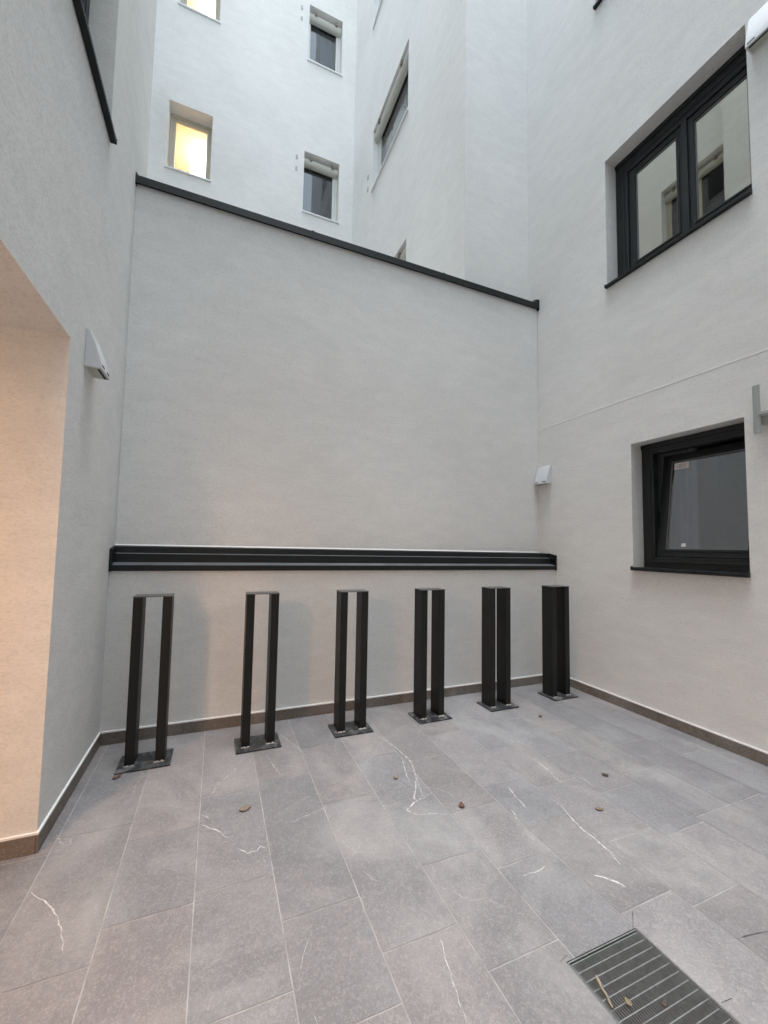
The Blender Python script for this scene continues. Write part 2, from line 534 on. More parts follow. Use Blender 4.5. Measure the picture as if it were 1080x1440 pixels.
VEINS= [(1.3, [(-0.674, 2.022), (-0.625, 1.964), (-0.597, 1.945), (-0.556, 1.901), (-0.516, 1.848), (-0.477, 1.76), (-0.449, 1.683)]), (0.8, [(-0.683, 2.344), (-0.655, 2.29), (-0.6, 2.237)]), (0.7, [(-0.6, 2.237), (-0.605, 2.299)]), (0.8, [(-0.855, 2.231), (-0.821, 2.249), (-0.801, 2.298), (-0.798, 2.331)]), (1.6, [(-0.018, 2.185), (0.027, 2.144), (0.065, 2.112), (0.089, 2.067), (0.125, 2.027)]), (1.5, [(0.147, 1.968), (0.192, 1.92), (0.234, 1.921), (0.255, 1.944), (0.282, 1.918)]), (1, [(-0.025, 2.268), (0.006, 2.241), (0.022, 2.215)]), (0.6, [(-0.025, 2.273), (0.018, 2.294)]), (1.2, [(0.216, 2.735), (0.145, 2.602), (0.066, 2.516), (0.023, 2.415)]), (0.6, [(0.258, 1.865), (0.286, 1.802)]), (1.2, [(1.217, 2.782), (1.256, 2.623), (1.282, 2.481), (1.29, 2.34), (1.23, 2.162), (1.183, 2.006)]), (1.3, [(1.245, 2.389), (1.202, 2.259), (1.171, 2.154)]), (2, [(1.216, 2.152), (1.172, 2.073), (1.129, 2.012), (1.133, 1.987), (1.039, 1.939), (1.081, 1.881)]), (1, [(1.081, 1.881), (1.157, 1.87), (1.248, 1.829)]), (1, [(1.133, 1.987), (1.201, 2.0)]), (0.9, [(0.842, 1.297), (0.817, 1.223), (0.8, 1.151), (0.785, 1.086), (0.774, 1.037)]), (0.9, [(0.625, 2.104), (0.499, 2.071), (0.409, 2.045)]), (0.6, [(0.614, 2.238), (0.465, 2.193)]), (1.3, [(1.728, 1.91), (1.7, 1.804), (1.69, 1.737)]), (1, [(0.501, 3.019), (0.572, 2.851), (0.624, 2.684)]), (1, [(0.384, 2.712), (0.409, 2.573), (0.442, 2.458)]), (0.5, [(0.391, 1.467), (0.346, 1.4), (0.318, 1.34)]), (0.5, [(0.934, 1.483), (0.991, 1.429), (1.039, 1.368), (1.105, 1.351), (1.153, 1.298)]), (1.3, [(2.129, 2.126), (2.11, 1.983), (2.07, 1.826)]), (1.4, [(1.725, 1.911), (1.698, 1.805), (1.685, 1.723)]), (1.7, [(1.9, 1.712), (1.873, 1.619), (1.844, 1.515), (1.847, 1.429), (1.838, 1.354), (1.813, 1.285)]), (2.4, [(1.642, 1.285), (1.672, 1.258), (1.708, 1.224), (1.715, 1.195)]), (1.3, [(1.483, 1.398), (1.414, 1.385), (1.335, 1.39)]), (1.2, [(1.596, 1.747), (1.569, 1.66)]), (0.9, [(2.367, 2.667), (2.485, 2.639), (2.59, 2.569)]), (1, [(2.222, 1.868), (2.25, 1.815), (2.24, 1.762)]), (0.8, [(2.662, 2.445), (2.75, 2.368)]), (-1.2, [(1.902, 0.902), (1.975, 0.892), (2.046, 0.878)]), (-0.8, [(1.642, 1.116), (1.593, 1.084), (1.56, 1.061)]), (-0.8, [(1.19, 1.068), (1.237, 1.077)]), (-0.8, [(1.585, 0.801), (1.635, 0.796)])]
for w, pts in VEINS:
    ribbon(pts, abs(w) * 0.0021, 2 if w > 0 else 3)
for q in range(24):          # faint short veins scattered over the stone
    x, y = random.uniform(-0.7, 3.5), random.uniform(0.3, 3.2)
    if GX0 - 0.15 < x < GX1 + 0.15 and GY0 - 0.15 < y < GY1 + 0.15:
        continue
    a = random.uniform(1.2, 2.2)
    pts = [(x, y)]
    for _ in range(random.randint(2, 4)):
        a += random.uniform(-0.6, 0.6)
        r = random.uniform(0.03, 0.09)
        pts.append((pts[-1][0] + math.cos(a) * r, pts[-1][1] + math.sin(a) * r))
    pts = [p for p in pts if p[1] < 3.2 and XL + 0.05 < p[0] < XR - 0.05]
    if len(pts) > 1:
        ribbon(pts, random.uniform(0.0006, 0.0014), 2)
bmesh.ops.recalc_face_normals(bm, faces=bm.faces)
for f in bm.faces:
    if f.normal.z < 0:
        f.normal_flip()
floor = finish('floor', bm, ['tile', 'grout', 'vein', 'crack'], recalc=False)
floor['kind'] = 'structure'

bm = bmesh.new()
box(bm, -60, 60, -60, 60, -0.60, -0.55)
o = finish('ground', bm, 'pit')
o['kind'] = 'structure'

# ------------------------------------------------------------------ skirting and sealant strips
def skirting(bms, bmc, F, u0, u1, z1=0.083, th=0.012, seed=0):
    rnd = random.Random(seed)
    u = u0
    lay = bms.loops.layers.float_color.get('tile') or bms.loops.layers.float_color.new('tile')
    while u < u1 - 0.01:
        e = min(u1, u + 0.60)
        n0 = len(bms.faces)
        fbox(bms, F, u + 0.001, e - 0.001, 0.001, z1, -th, 0.0)
        colr = (rnd.random(), rnd.random(), rnd.random(), 1)
        bms.faces.ensure_lookup_table()
        for f in bms.faces[n0:]:
            for l in f.loops:
                l[lay] = colr
        u = e
    fbox(bmc, F, u0, u1, z1, z1 + 0.009, -0.010, 0.002)

# ------------------------------------------------------------------ windows
def room_box(F, u0, u1, z0, z1, d0, d1, mat, parent, name='room_interior'):
    b = bmesh.new()
    A = [b.verts.new(F.p(u, z, d)) for d in (d0, d1) for (u, z) in ((u0, z0), (u1, z0), (u1, z1), (u0, z1))]
    for q in ((4, 5, 6, 7), (0, 1, 5, 4), (1, 2, 6, 5), (2, 3, 7, 6), (3, 0, 4, 7)):
        b.faces.new([A[i] for i in q])
    return finish(name, b, mat, parent)

def shutter(F, u0, u1, zt, d, parent):
    """rounded roller shutter box hung under the lintel"""
    b = bmesh.new()
    r, n = 0.085, 10
    prof = [(zt - 0.06, d + 0.02)]
    for i in range(n + 1):
        a = math.pi / 2 + math.pi * i / n
        prof.append((zt - 0.15 + r * math.sin(a), d - 0.02 + r * math.cos(a) * 0.75))
    prof.append((zt - 0.235, d + 0.02))
    L = [b.verts.new(F.p(u0, z, dd)) for z, dd in prof]
    Rr = [b.verts.new(F.p(u1, z, dd)) for z, dd in prof]
    k = len(prof)
    for i in range(k):
        b.faces.new([L[i], L[(i + 1) % k], Rr[(i + 1) % k], Rr[i]])
    b.faces.new(L)
    b.faces.new(Rr[::-1])
    finish('shutter_box', b, 'shutter', parent)
    for u in (u0 + (u1 - u0) * 0.16, u0 + (u1 - u0) * 0.80):
        b = bmesh.new()
        fbox(b, F, u, u + 0.05, zt - 0.145, zt - 0.075, d - 0.11, d - 0.02)
        finish('shutter_clip', b, 'brownp', parent)

def sill(F, u0, u1, z, parent, mat, proj=0.035, over=0.03, th=0.024, d_in=0.12):
    b = bmesh.new()
    fbox(b, F, u0 - over, u1 + over, z - th, z, -proj, -0.002)
    fbox(b, F, u0 + 0.003, u1 - 0.003, z - 0.004, z + 0.004, -0.004, d_in)
    fbox(b, F, u0 - over, u0 - over + 0.006, z, z + 0.012, -proj, -0.002)
    fbox(b, F, u1 + over - 0.006, u1 + over, z, z + 0.012, -proj, -0.002)
    finish('sill', b, mat, parent, bevel=0.002)

def small_window(F, u0, u1, z0, z1, bld, panes=1, box_=True, rd=0.16, fm='whitef', gm='glass_far', curtain=False, lit=False, label=None, ext=0.0):
    uo = u0
    u0 = u0 - ext
    b = bmesh.new()
    ring(b, F, u0 + 0.004, u1 - 0.004, z0 + 0.006, z1 - 0.004, 0.045, rd, rd + 0.07)
    w = finish('window', b, fm, bld, bevel=0.003)
    if label:
        w['label'] = label
    iu0, iu1, iz0, iz1 = u0 + 0.049, u1 - 0.049, z0 + 0.051, z1 - 0.049
    if box_:
        iz1b = iz1
        shutter(F, uo + 0.012, u1 - 0.012, z1 + 0.01, rd - 0.01, w)
    wd = (iu1 - iu0) / panes
    for i in range(panes):
        a, e = iu0 + wd * i + 0.003, iu0 + wd * (i + 1) - 0.003
        b = bmesh.new()
        ring(b, F, a, e, iz0 + 0.003, iz1 - 0.003, 0.055, rd + 0.012, rd + 0.062)
        s = finish('sash', b, fm, w, bevel=0.003)
        b = bmesh.new()
        fbox(b, F, a + 0.053, e - 0.053, iz0 + 0.056, iz1 - 0.056, rd + 0.034, rd + 0.040)
        finish('pane', b, gm, w)
        if curtain:
            b = bmesh.new()
            n = 40
            prev = None
            for q in range(n + 1):
                t = q / n
                uu = a + (e - a) * (0.45 + 0.55 * t)
                dd = rd + 0.16 + 0.018 * math.sin(q * 1.3) + 0.008 * math.sin(q * 2.9)
                cur = (b.verts.new(F.p(uu, iz0, dd)), b.verts.new(F.p(uu, iz1, dd)))
                if prev:
                    b.faces.new([prev[0], prev[1], cur[1], cur[0]])
                prev = cur
            finish('curtain', b, 'curtain', w, smooth=True)
    sill(F, uo, u1, z0, w, 'wsill', 0.03, 0.02, 0.03, rd)
    if lit:
        room_box(F, u0 - 0.3, u1 + 1.2, z0 - 0.6, z1 + 0.25, rd + 0.25, rd + 2.6, 'warmroom', w)
        b = bmesh.new()
        c = F.p((u0 + u1) / 2 + 0.22, z1 - 0.12, rd + 1.0)
        bmesh.ops.create_uvsphere(b, u_segments=20, v_segments=12, radius=0.32, matrix=Matrix.Translation(c))
        finish('ceiling_light', b, LITMAT, w, smooth=True)
    else:
        room_box(F, u0 - 0.02, u1 + 0.02, z0 - 0.02, z1 + 0.02, 0.41, 1.4, 'room', w)
    return w

LITMAT = emis('warm_room_lamp', (1.0, 0.89, 0.70), LITE)
# ------------------------------------------------------------------ the end wall with its coping and ledge
ew = thing('courtyard_wall', (1.45, YLOW, 0), 'white rendered end wall with dark metal coping on top and a dark ledge halfway', 'wall')
def prism_x(bm, yz_l, yz_r, xl, xr, mi=0):
    L = [bm.verts.new((xl, y, z)) for y, z in yz_l]
    Rr = [bm.verts.new((xr, y, z)) for y, z in yz_r]
    k = len(L)
    for i in range(k):
        bm.faces.new([L[i], L[(i + 1) % k], Rr[(i + 1) % k], Rr[i]]).material_index = mi
    bm.faces.new(L).material_index = mi
    bm.faces.new(Rr[::-1]).material_index = mi
ZCL, ZCR = 4.335, 4.425            # underside of the coping, left and right
bm = bmesh.new()
prism_x(bm, [(YUL, 0.0), (YUL, ZCL + 0.02), (3.60, ZCL + 0.02), (3.60, 0.0)], [(YUR, 0.0), (YUR, ZCR + 0.02), (3.60, ZCR + 0.02), (3.60, 0.0)], XL + 0.001, XR - 0.001)
uw = finish('upper_wall', bm, 'stucco', ew)
bm = bmesh.new()
rc = random.Random(4)
def crack(bm, F, pts, w):
    P = []
    for (ua, za), (ub, zb) in zip(pts[:-1], pts[1:]):
        n = max(2, int(math.hypot(ub - ua, zb - za) / 0.03))
        P += [(ua + (ub - ua) * q / n + rc.uniform(-0.004, 0.004), za + (zb - za) * q / n) for q in range(n)]
    last = None
    for u, z in P:
        ww = w * rc.uniform(0.4, 1.2)
        cur = (bm.verts.new(F.p(u - ww, z, -0.0012)), bm.verts.new(F.p(u + ww, z, -0.0012)))
        if last:
            bm.faces.new([last[0], last[1], cur[1], cur[0]])
        last = cur
crack(bm, F_L, [(3.345, 4.05), (3.325, 3.75), (3.350, 3.40), (3.335, 2.95), (3.350, 2.40), (3.342, 1.9), (3.350, 1.45)], 0.0022)
finish('plaster_crack', bm, 'crackw', ew, recalc=False)
bm = bmesh.new()
prism_x(bm, [(YLOW, 0.0), (YLOW, 1.245), (YUL - 0.002, 1.245), (YUL - 0.002, 0.0)], [(YLOW, 0.0), (YLOW, 1.245), (YUR - 0.002, 1.245), (YUR - 0.002, 0.0)], XL + 0.001, XR - 0.001)
finish('lower_wall', bm, 'stucco', ew)
bm = bmesh.new()
def cop(y0, zb, h):
    return [(y0 - 0.030, zb), (y0 - 0.030, zb + h), (3.64, zb + h + 0.02), (3.64, zb + h - 0.03), (y0 - 0.024, zb + h - 0.012), (y0 - 0.024, zb)]
prism_x(bm, cop(YUL, ZCL + 0.006, 0.066), cop(YUR, ZCR + 0.006, 0.071), XL + 0.002, XR - 0.002)
# upstands where the sheet is turned up against the side walls
def upstand(xa, xb, y0, zb, zt):
    pts = [(y0 - 0.034, zb), (y0 - 0.034, zt - 0.035), (y0 + 0.02, zt), (3.64, zt), (3.64, zb)]
    prism_x(bm, pts, pts, xa, xb)
upstand(XL + 0.0005, XL + 0.006, YUL, ZCL - 0.004, ZCL + 0.125)
upstand(XR - 0.012, XR - 0.0005, YUR, ZCR - 0.004, ZCR + 0.16)
bm2 = bmesh.new()
vv = [bm.verts.new(p) for p in ((XR - 0.115, YUR - 0.033, ZCR + 0.079), (XR - 0.012, YUR - 0.033, ZCR + 0.079), (XR - 0.012, YUR + 0.02, ZCR + 0.156), (XR - 0.115, YUR + 0.02, ZCR + 0.086))]
bm.faces.new(vv)
bm2.free()
for x in (0.72, 2.2):              # lapped joints in the sheet
    f = (x - XL) / (XR - XL)
    yy, zz = YUL + (YUR - YUL) * f, ZCL + (ZCR - ZCL) * f
    box(bm, x, x + 0.03, yy - 0.0325, yy - 0.029, zz - 0.002, zz + 0.078)
finish('coping', bm, 'anth', ew, bevel=0.0015)
# stepped metal ledge over the thicker lower wall
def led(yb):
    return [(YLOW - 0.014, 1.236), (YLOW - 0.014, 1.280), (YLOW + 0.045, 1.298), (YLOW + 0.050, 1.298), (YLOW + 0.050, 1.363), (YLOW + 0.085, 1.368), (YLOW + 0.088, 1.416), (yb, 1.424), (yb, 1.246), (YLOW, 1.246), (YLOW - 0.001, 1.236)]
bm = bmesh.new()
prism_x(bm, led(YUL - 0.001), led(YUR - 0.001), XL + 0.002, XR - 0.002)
bm.normal_update()
bmesh.ops.recalc_face_normals(bm, faces=bm.faces)
for f in bm.faces:                       # sky light on the two upward faces, painted as paler metal
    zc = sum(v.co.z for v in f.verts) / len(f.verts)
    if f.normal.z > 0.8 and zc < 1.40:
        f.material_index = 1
for xa, xb in ((XL + 0.0006, XL + 0.018), (XR - 0.018, XR - 0.0006)):
    pts = [(YLOW - 0.020, 1.234), (YLOW - 0.020, 1.392), (YLOW + 0.04, 1.405), (YLOW + 0.095, 1.42), (YLOW + 0.095, 1.30), (YLOW + 0.02, 1.284), (YLOW - 0.012, 1.234)]
    pts = [(YLOW - 0.018, 1.232), (YLOW - 0.018, 1.398), (YLOW + 0.09, 1.421), (YLOW + 0.09, 1.232)]
    prism_x(bm, pts, pts, xa, xb)
    pts = [(YLOW - 0.018, 1.352), (YLOW - 0.018, 1.362), (YLOW + 0.087, 1.372), (YLOW + 0.087, 1.362)]
    prism_x(bm, pts, pts, xa + (0.0175 if xa < 0 else -0.008), xb + (0.008 if xa < 0 else -0.0175))
for q in range(9):
    x = XL + 0.25 + q * 0.48
    bmesh.ops.create_cone(bm, cap_ends=True, segments=10, radius1=0.005, radius2=0.004, depth=0.004, matrix=Matrix.Translation((x, YLOW - 0.0155, 1.258)) @ Matrix.Rotation(math.pi / 2, 4, 'X'))
for x in (0.95, 2.55):
    box(bm, x, x + 0.04, YLOW - 0.0158, YLOW - 0.013, 1.2365, 1.279)
finish('ledge_flashing', bm, ['anth', 'skylit'], ew, bevel=0.0012)
bm = bmesh.new()
prism_x(bm, [(YUL - 0.012, 1.424), (YUL - 0.004, 1.434), (YUL, 1.424)], [(YUR - 0.012, 1.424), (YUR - 0.004, 1.434), (YUR, 1.424)], XL + 0.004, XR - 0.004)
bs_ = bmesh.new()
skirting(bs_, bm, Frame((0, YLOW, 0), (1, 0, 0), (0, -1, 0)), XL + 0.013, XR - 0.013, seed=3)
finish('baseboard', bs_, 'skirt', ew)
finish('sealant', bm, 'seal', ew)

# ------------------------------------------------------------------ right hand building
rb = thing('apartment_building', (XR, 0, 0), 'white rendered building on the right with black framed windows and a stepped rear corner', 'building')
W1 = (1.566, 2.387, 1.312, 2.470)
W2 = (1.470, 2.588, 4.150, 5.500)
W3 = (1.500, 2.660, 7.345, 8.700)
WB = [(5.170, 6.690, 8.600, 9.880), (5.170, 6.790, 12.30, 13.60), (5.160, 6.600, 5.050, 6.400)]
bm = bmesh.new()
slab(bm, F_R, YS, YB + 0.4, 0.0, 12.5, 0.40, [W1, W2, W3])
slab(bm, F_C, XB, XR - 0.001, 0.0, HW, 0.40)
slab(bm, F_B, YB + 0.4, YA + 0.4, 0.0, HW, 0.40, WB)
finish('wall', bm, 'stucco', rb)
bs_, bc = bmesh.new(), bmesh.new()
skirting(bs_, bc, F_R, YS, YLOW - 0.013, seed=5)
fbox(bc, F_R, -2.0, 3.478, 2.9125, 2.9195, -0.0018, 0.001, 1)      # pale bead of the plaster joint
finish('baseboard', bs_, 'skirt', rb)
finish('sealant', bc, ['seal', 'bead'], rb)

def dark_window(F, W, rd, bld, panes, name_label, gm, tilt=None, tb=0.085, ext=0.0, tt=None, sw=0.068):
    u0, u1, z0, z1 = W
    uo = u0
    u0 = u0 - ext          # the render laps over this side of the frame
    tt = tb if tt is None else tt
    b = bmesh.new()
    ring(b, F, u0 + 0.003, u1 - 0.003, z0 + 0.004, z1 - 0.003, tb, rd, rd + 0.08, wt=tt)
    fbox(b, F, uo + 0.003, u1 - 0.003, z1 - 0.045, z1 - 0.003, rd - 0.012, rd - 0.0005)
    ring(b, F, u0 + 0.003 + tb * 0.55, u1 - 0.003 - tb * 0.55, z0 + 0.05, z1 - tt * 0.6, 0.02, rd - 0.008, rd - 0.0005)
    w = finish('window', b, 'anthf', bld, bevel=0.004)
    w['label'] = name_label
    iu0, iu1, iz0, iz1 = u0 + tb, u1 - tb, z0 + tb, z1 - tt
    wd = (iu1 - iu0) / panes
    for i in range(panes):
        a, e = iu0 + wd * i + 0.003, iu0 + wd * (i + 1) - 0.003
        parts = []
        b = bmesh.new()
        ring(b, F, a, e, iz0 + 0.003, iz1 - 0.003, sw, rd + 0.016, rd + 0.075)
        ring(b, F, a + sw - 0.022, e - sw + 0.022, iz0 + sw - 0.019, iz1 - sw + 0.019, 0.02, rd + 0.008, rd + 0.0155)
        s = finish('sash', b, 'anthf', w, bevel=0.003)
        b = bmesh.new()
        fbox(b, F, a + sw - 0.001, e - sw + 0.001, iz0 + sw + 0.002, iz1 - sw - 0.002, rd + 0.030, rd + 0.036)
        g = finish('pane', b, gm, w)
        b = bmesh.new()
        ring(b, F, a + sw - 0.0005, e - sw + 0.0005, iz0 + sw + 0.0025, iz1 - sw - 0.0025, 0.006, rd + 0.022, rd + 0.0295)
        k = finish('gasket', b, 'gasket', w)
        parts = [s, g, k]
        if tilt:
            b = bmesh.new()                      # printed paper label in the corner of the glass
            su1, st = e - sw - 0.02, iz1 - sw - 0.02
            fbox(b, F, su1 - 0.115, su1, st - 0.062, st, rd + 0.027, rd + 0.0285)
            lb = finish('sticker', b, 'paper', w)
            b = bmesh.new()
            for q in range(4):
                fbox(b, F, su1 - 0.115 + 0.02, su1 - 0.02 - 0.02 * (q % 2), st - 0.018 - q * 0.011, st - 0.014 - q * 0.011, rd + 0.0262, rd + 0.0268)
            pr_ = finish('sticker_print', b, 'ink', w)
            b = bmesh.new()
            fbox(b, F, e - 0.22, e - 0.185, iz0 + 0.095, iz0 + 0.125, rd + 0.027, rd + 0.0285)
            t2 = finish('small_tag', b, 'paper', w)
            parts += [lb, pr_, t2]
            piv = F.p(0, iz0 + 0.01, rd + 0.05) - LOC[bld.name]
            ax = F.u
            mt = Matrix.Translation(piv) @ Matrix.Rotation(tilt, 4, ax) @ Matrix.Translation(-piv)
            for o_ in parts:
                o_.data.transform(mt)
    sill(F, uo, u1, z0, w, 'anth', 0.038, 0.003, 0.026, rd)
    if panes > 1:
        for i in range(1, panes):
            b = bmesh.new()
            uc = iu0 + wd * i
            fbox(b, F, uc - 0.022, uc + 0.022, iz0, iz1, rd + 0.001, rd + 0.0145)
            finish('mullion', b, 'anthf', w, bevel=0.003)
    return w

w = dark_window(F_R, W1, 0.145, rb, 1, 'black framed lower window tilted open', 'glass_lo', tilt=TILT, tb=0.10, ext=0.09, tt=0.10)
room_box(F_R, W1[0] - 0.5, W1[1] + 0.5, W1[2] - 0.6, W1[3] + 0.3, 0.41, 2.4, 'room', w)
bm = bmesh.new()
prev = None
for q in range(60):
    t = q / 59
    uu = 2.56 - 0.42 * t
    dd = 0.52 + 0.022 * math.sin(q * 0.9) + 0.01 * math.sin(q * 2.3)
    cur = (bm.verts.new(F_R.p(uu, 0.75, dd)), bm.verts.new(F_R.p(uu, 2.74, dd)))
    if prev:
        bm.faces.new([prev[0], prev[1], cur[1], cur[0]])
    prev = cur
finish('curtain', bm, 'curtain', w, smooth=True)
w = dark_window(F_R, W2, 0.155, rb, 2, 'black framed two sash window mirroring the opposite facade', 'glass_hi', tb=0.12, ext=0.12, tt=0.17)
room_box(F_R, W2[0] - 0.3, W2[1] + 0.3, W2[2] - 0.3, W2[3] + 0.3, 0.41, 2.4, 'room', w)
w = dark_window(F_R, W3, 0.155, rb, 2, 'black framed upper window cut by the top of the picture', 'glass_hi')
room_box(F_R, W3[0] - 0.1, W3[1] + 0.1, W3[2] - 0.1, W3[3] + 0.1, 0.41, 2.0, 'room', w)
labs = ['wide white framed window with roller shutter box, middle of the side facade', 'white framed window at the top edge of the side facade', 'white framed window half hidden by the coping']
for Wb, lb in zip(WB, labs):
    small_window(F_B, *Wb, rb, panes=1, box_=True, rd=0.11, label=lb, ext=0.10)
def plugs(F, u, z, bld):
    for zz in (z, z - 0.27):
        b = bmesh.new()
        fbox(b, F, u - 0.022, u + 0.022, zz - 0.045, zz + 0.045, -0.010, 0.002)
        finish('wall_bracket', b, 'brack', bld, bevel=0.003)
plugs(F_B, 6.93, 9.12, rb)

# ------------------------------------------------------------------ far building
fb = thing('apartment_building', (0.5, YA, 0), 'bright white far facade with small windows, two of them lit warm yellow', 'building')
WA = [(1.466, 2.280, 8.820, 10.235), (1.486, 2.276, 12.43, 13.80)]
WL = [(-1.235, -0.435, 8.790, 10.190), (-1.150, -0.390, 12.30, 13.75)]
bm = bmesh.new()
slab(bm, F_A, XW, XB - 0.001, 0.0, HW, 0.40, WA + WL)
finish('wall', bm, 'stucco_far', fb)
small_window(F_A, *WA[0], fb, rd=0.15, box_=True, ext=0.10, label='white framed window with a beige roller shutter box, dark glass')
small_window(F_A, *WA[1], fb, rd=0.15, box_=True, curtain=True, ext=0.04, label='white framed window with roller shutter box and a grey curtain')
small_window(F_A, *WL[0], fb, rd=0.25, box_=False, fm='beige', gm='glass_far', lit=True, label='beige framed window glowing warm yellow above the coping')
small_window(F_A, *WL[1], fb, rd=0.25, box_=False, fm='beige', gm='glass_far', lit=True, label='lit window cut by the top of the picture')
plugs(F_A, 1.30, 10.02, fb)
plugs(F_A, 1.31, 13.62, fb)

# ------------------------------------------------------------------ left hand building with the lit passage
lbld = thing('apartment_building', (XL, 0, 0), 'grey white rendered building on the left with a warm lit passage opening', 'building')
PASS = (-0.5, 2.25, 0.0, 2.472)
WLW = (0.90, 2.665, 3.985, 5.60)
WREF = (4.05, 5.26, 8.20, 9.66)
WS = [(6.75, 7.72, 8.95, 10.30), (6.75, 7.74, 5.40, 6.8)]
bm = bmesh.new()
slab(bm, F_L, YS, 3.75, 0.0, 11.5, 0.40, [PASS, WLW])
box(bm, XW - 0.4, XL - 0.4, 3.35, 3.75, 0.0, HW)
slab(bm, F_W, 3.75, YA + 0.4, 0.0, HW, 0.40, [WREF] + WS)
slab(bm, Frame((0, YS, 0), (1, 0, 0), (0, 1, 0)), XL - 0.4, XR + 0.4, 0.0, HF, 0.40)  # unseen wall added behind the camera to block light
# the passage: far wall, near wall, end wall, ceiling
def face(bm, pts):
    bm.faces.new([bm.verts.new(p) for p in pts])
x0, x1 = XL - 0.4, -5.5
box(bm, x1 - 0.2, x0, PASS[1], PASS[1] + 0.2, 0.0, 2.672)
box(bm, x1 - 0.2, x0, PASS[0] - 0.2, PASS[0], 0.0, 2.672)
box(bm, x1 - 0.2, x1, PASS[0], PASS[1], 0.0, 2.672)
box(bm, x1, x0, PASS[0], PASS[1], 2.472, 2.672)
finish('wall', bm, 'stucco', lbld)
bs_, bc = bmesh.new(), bmesh.new()
skirting(bs_, bc, F_L, 2.25 - 0.012, YLOW - 0.002, seed=8)
skirting(bs_, bc, Frame((0, 2.25, 0), (1, 0, 0), (0, -1, 0)), -5.5, XL - 0.0005, seed=9)
finish('baseboard', bs_, 'skirt', lbld)
finish('sealant', bc, 'seal', lbld)
w = dark_window(F_L, WLW, 0.15, lbld, 2, 'black framed window seen steeply from below', 'glass_hi')
room_box(F_L, WLW[0] - 0.1, WLW[1] + 0.1, WLW[2] - 0.1, WLW[3] + 0.1, 0.41, 2.0, 'room', w)
small_window(F_W, *WREF, lbld, panes=2, rd=0.18, box_=True, fm='beige', label='beige window facing the light well')
for W_ in WS:
    small_window(F_W, *W_, lbld, rd=0.10, box_=True, label='window seen edge on at the left end of the light well')

bm = bmesh.new()
box(bm, XW, XB, 3.66, YA, 3.7, 3.9)  # unseen slab added to bounce light up the far facade
o = finish('bounce_roof', bm, 'bounce_pale')
o['kind'] = 'structure'

# ------------------------------------------------------------------ passage lamps (out of frame, their warm light falls into the courtyard)
def passage_lamp(x, y, e, label):
    t = thing('ceiling_lamp', (x, y, 2.472), label, 'ceiling lamp', 'ceiling lamps inside the passage')
    b = bmesh.new()
    bmesh.ops.create_cone(b, cap_ends=True, segments=28, radius1=0.10, radius2=0.11, depth=0.05, matrix=Matrix.Translation((x, y, 2.446)))
    finish('lamp_body', b, emis('warm_lamp_glass', (1.0, 0.72, 0.45), 6.0), t, smooth=False)
    ld = bpy.data.lights.new('passage_lamp', 'AREA')
    ld.shape = 'DISK'
    ld.size = 0.34
    ld.energy = e
    ld.color = LAMPC
    ld.spread = math.radians(180)
    lo = bpy.data.objects.new('passage_lamp', ld)
    COL.objects.link(lo)
    lo.parent = t
    lo.location = (0, 0, -0.058)
    return t
passage_lamp(-1.95, 0.28, LAMP1, 'round warm ceiling lamp nearer the passage mouth')
passage_lamp(-4.1, 0.95, LAMP2, 'round warm ceiling lamp deep in the passage')

# ------------------------------------------------------------------ wedge shaped wall lamps
def wall_lamp(F, u0, u1, z0, h, pb, pt, label, name='wall_lamp'):
    t = thing(name, F.p((u0 + u1) / 2, z0, 0), label, 'wall lamp', 'white wedge shaped wall lamps')
    b = bmesh.new()
    prof = [(z0, -0.001), (z0, -pb), (z0 + 0.010, -pb)]
    for i in range(1, 7):
        s = i / 6
        prof.append((z0 + 0.010 + (h - 0.02) * s, -(pb + (pt - pb) * (s ** 1.25))))
    prof += [(z0 + h, -pt + 0.004), (z0 + h, -0.001)]
    A = [b.verts.new(F.p(u0, z, d)) for z, d in prof]
    B_ = [b.verts.new(F.p(u1, z, d)) for z, d in prof]
    k = len(prof)
    for i in range(k):
        b.faces.new([A[i], A[(i + 1) % k], B_[(i + 1) % k], B_[i]])
    b.faces.new(A)
    b.faces.new(B_[::-1])
    finish('housing', b, 'lampw', t, bevel=0.0015)
    dd = -pb + (pb - pt) * 0.06
    for a, e in ((u0 + 0.012, u0 + 0.055), (u1 - 0.055, u1 - 0.012)):
        b = bmesh.new()
        fbox(b, F, a, e, z0 + 0.016, z0 + 0.026, dd - 0.0035, dd + 0.006)
        finish('slot', b, 'slot', t)
    b = bmesh.new()
    fbox(b, F, u0 + 0.008, u1 - 0.008, z0 - 0.002, z0 + 0.001, -pb + 0.008, -0.012)
    finish('diffuser', b, 'diff', t)
    b = bmesh.new()
    fbox(b, F, u0 + 0.014, u1 - 0.014, z0 - 0.0035, z0 - 0.0022, -pb + 0.012, -pb + 0.026)
    finish('vent', b, 'slot', t)
    return t
wall_lamp(F_L, 2.462, 2.632, 2.424, 0.215, 0.085, 0.022, 'white wedge lamp on the left wall beside the lit passage')
wall_lamp(F_R, 3.292, 3.472, 2.232, 0.215, 0.082, 0.022, 'white wedge lamp in the far right corner above the dark ledge')
wall_lamp(F_R, 1.225, 1.440, 5.205, 0.27, 0.090, 0.026, 'large white wedge lamp high on the right wall at the picture edge')

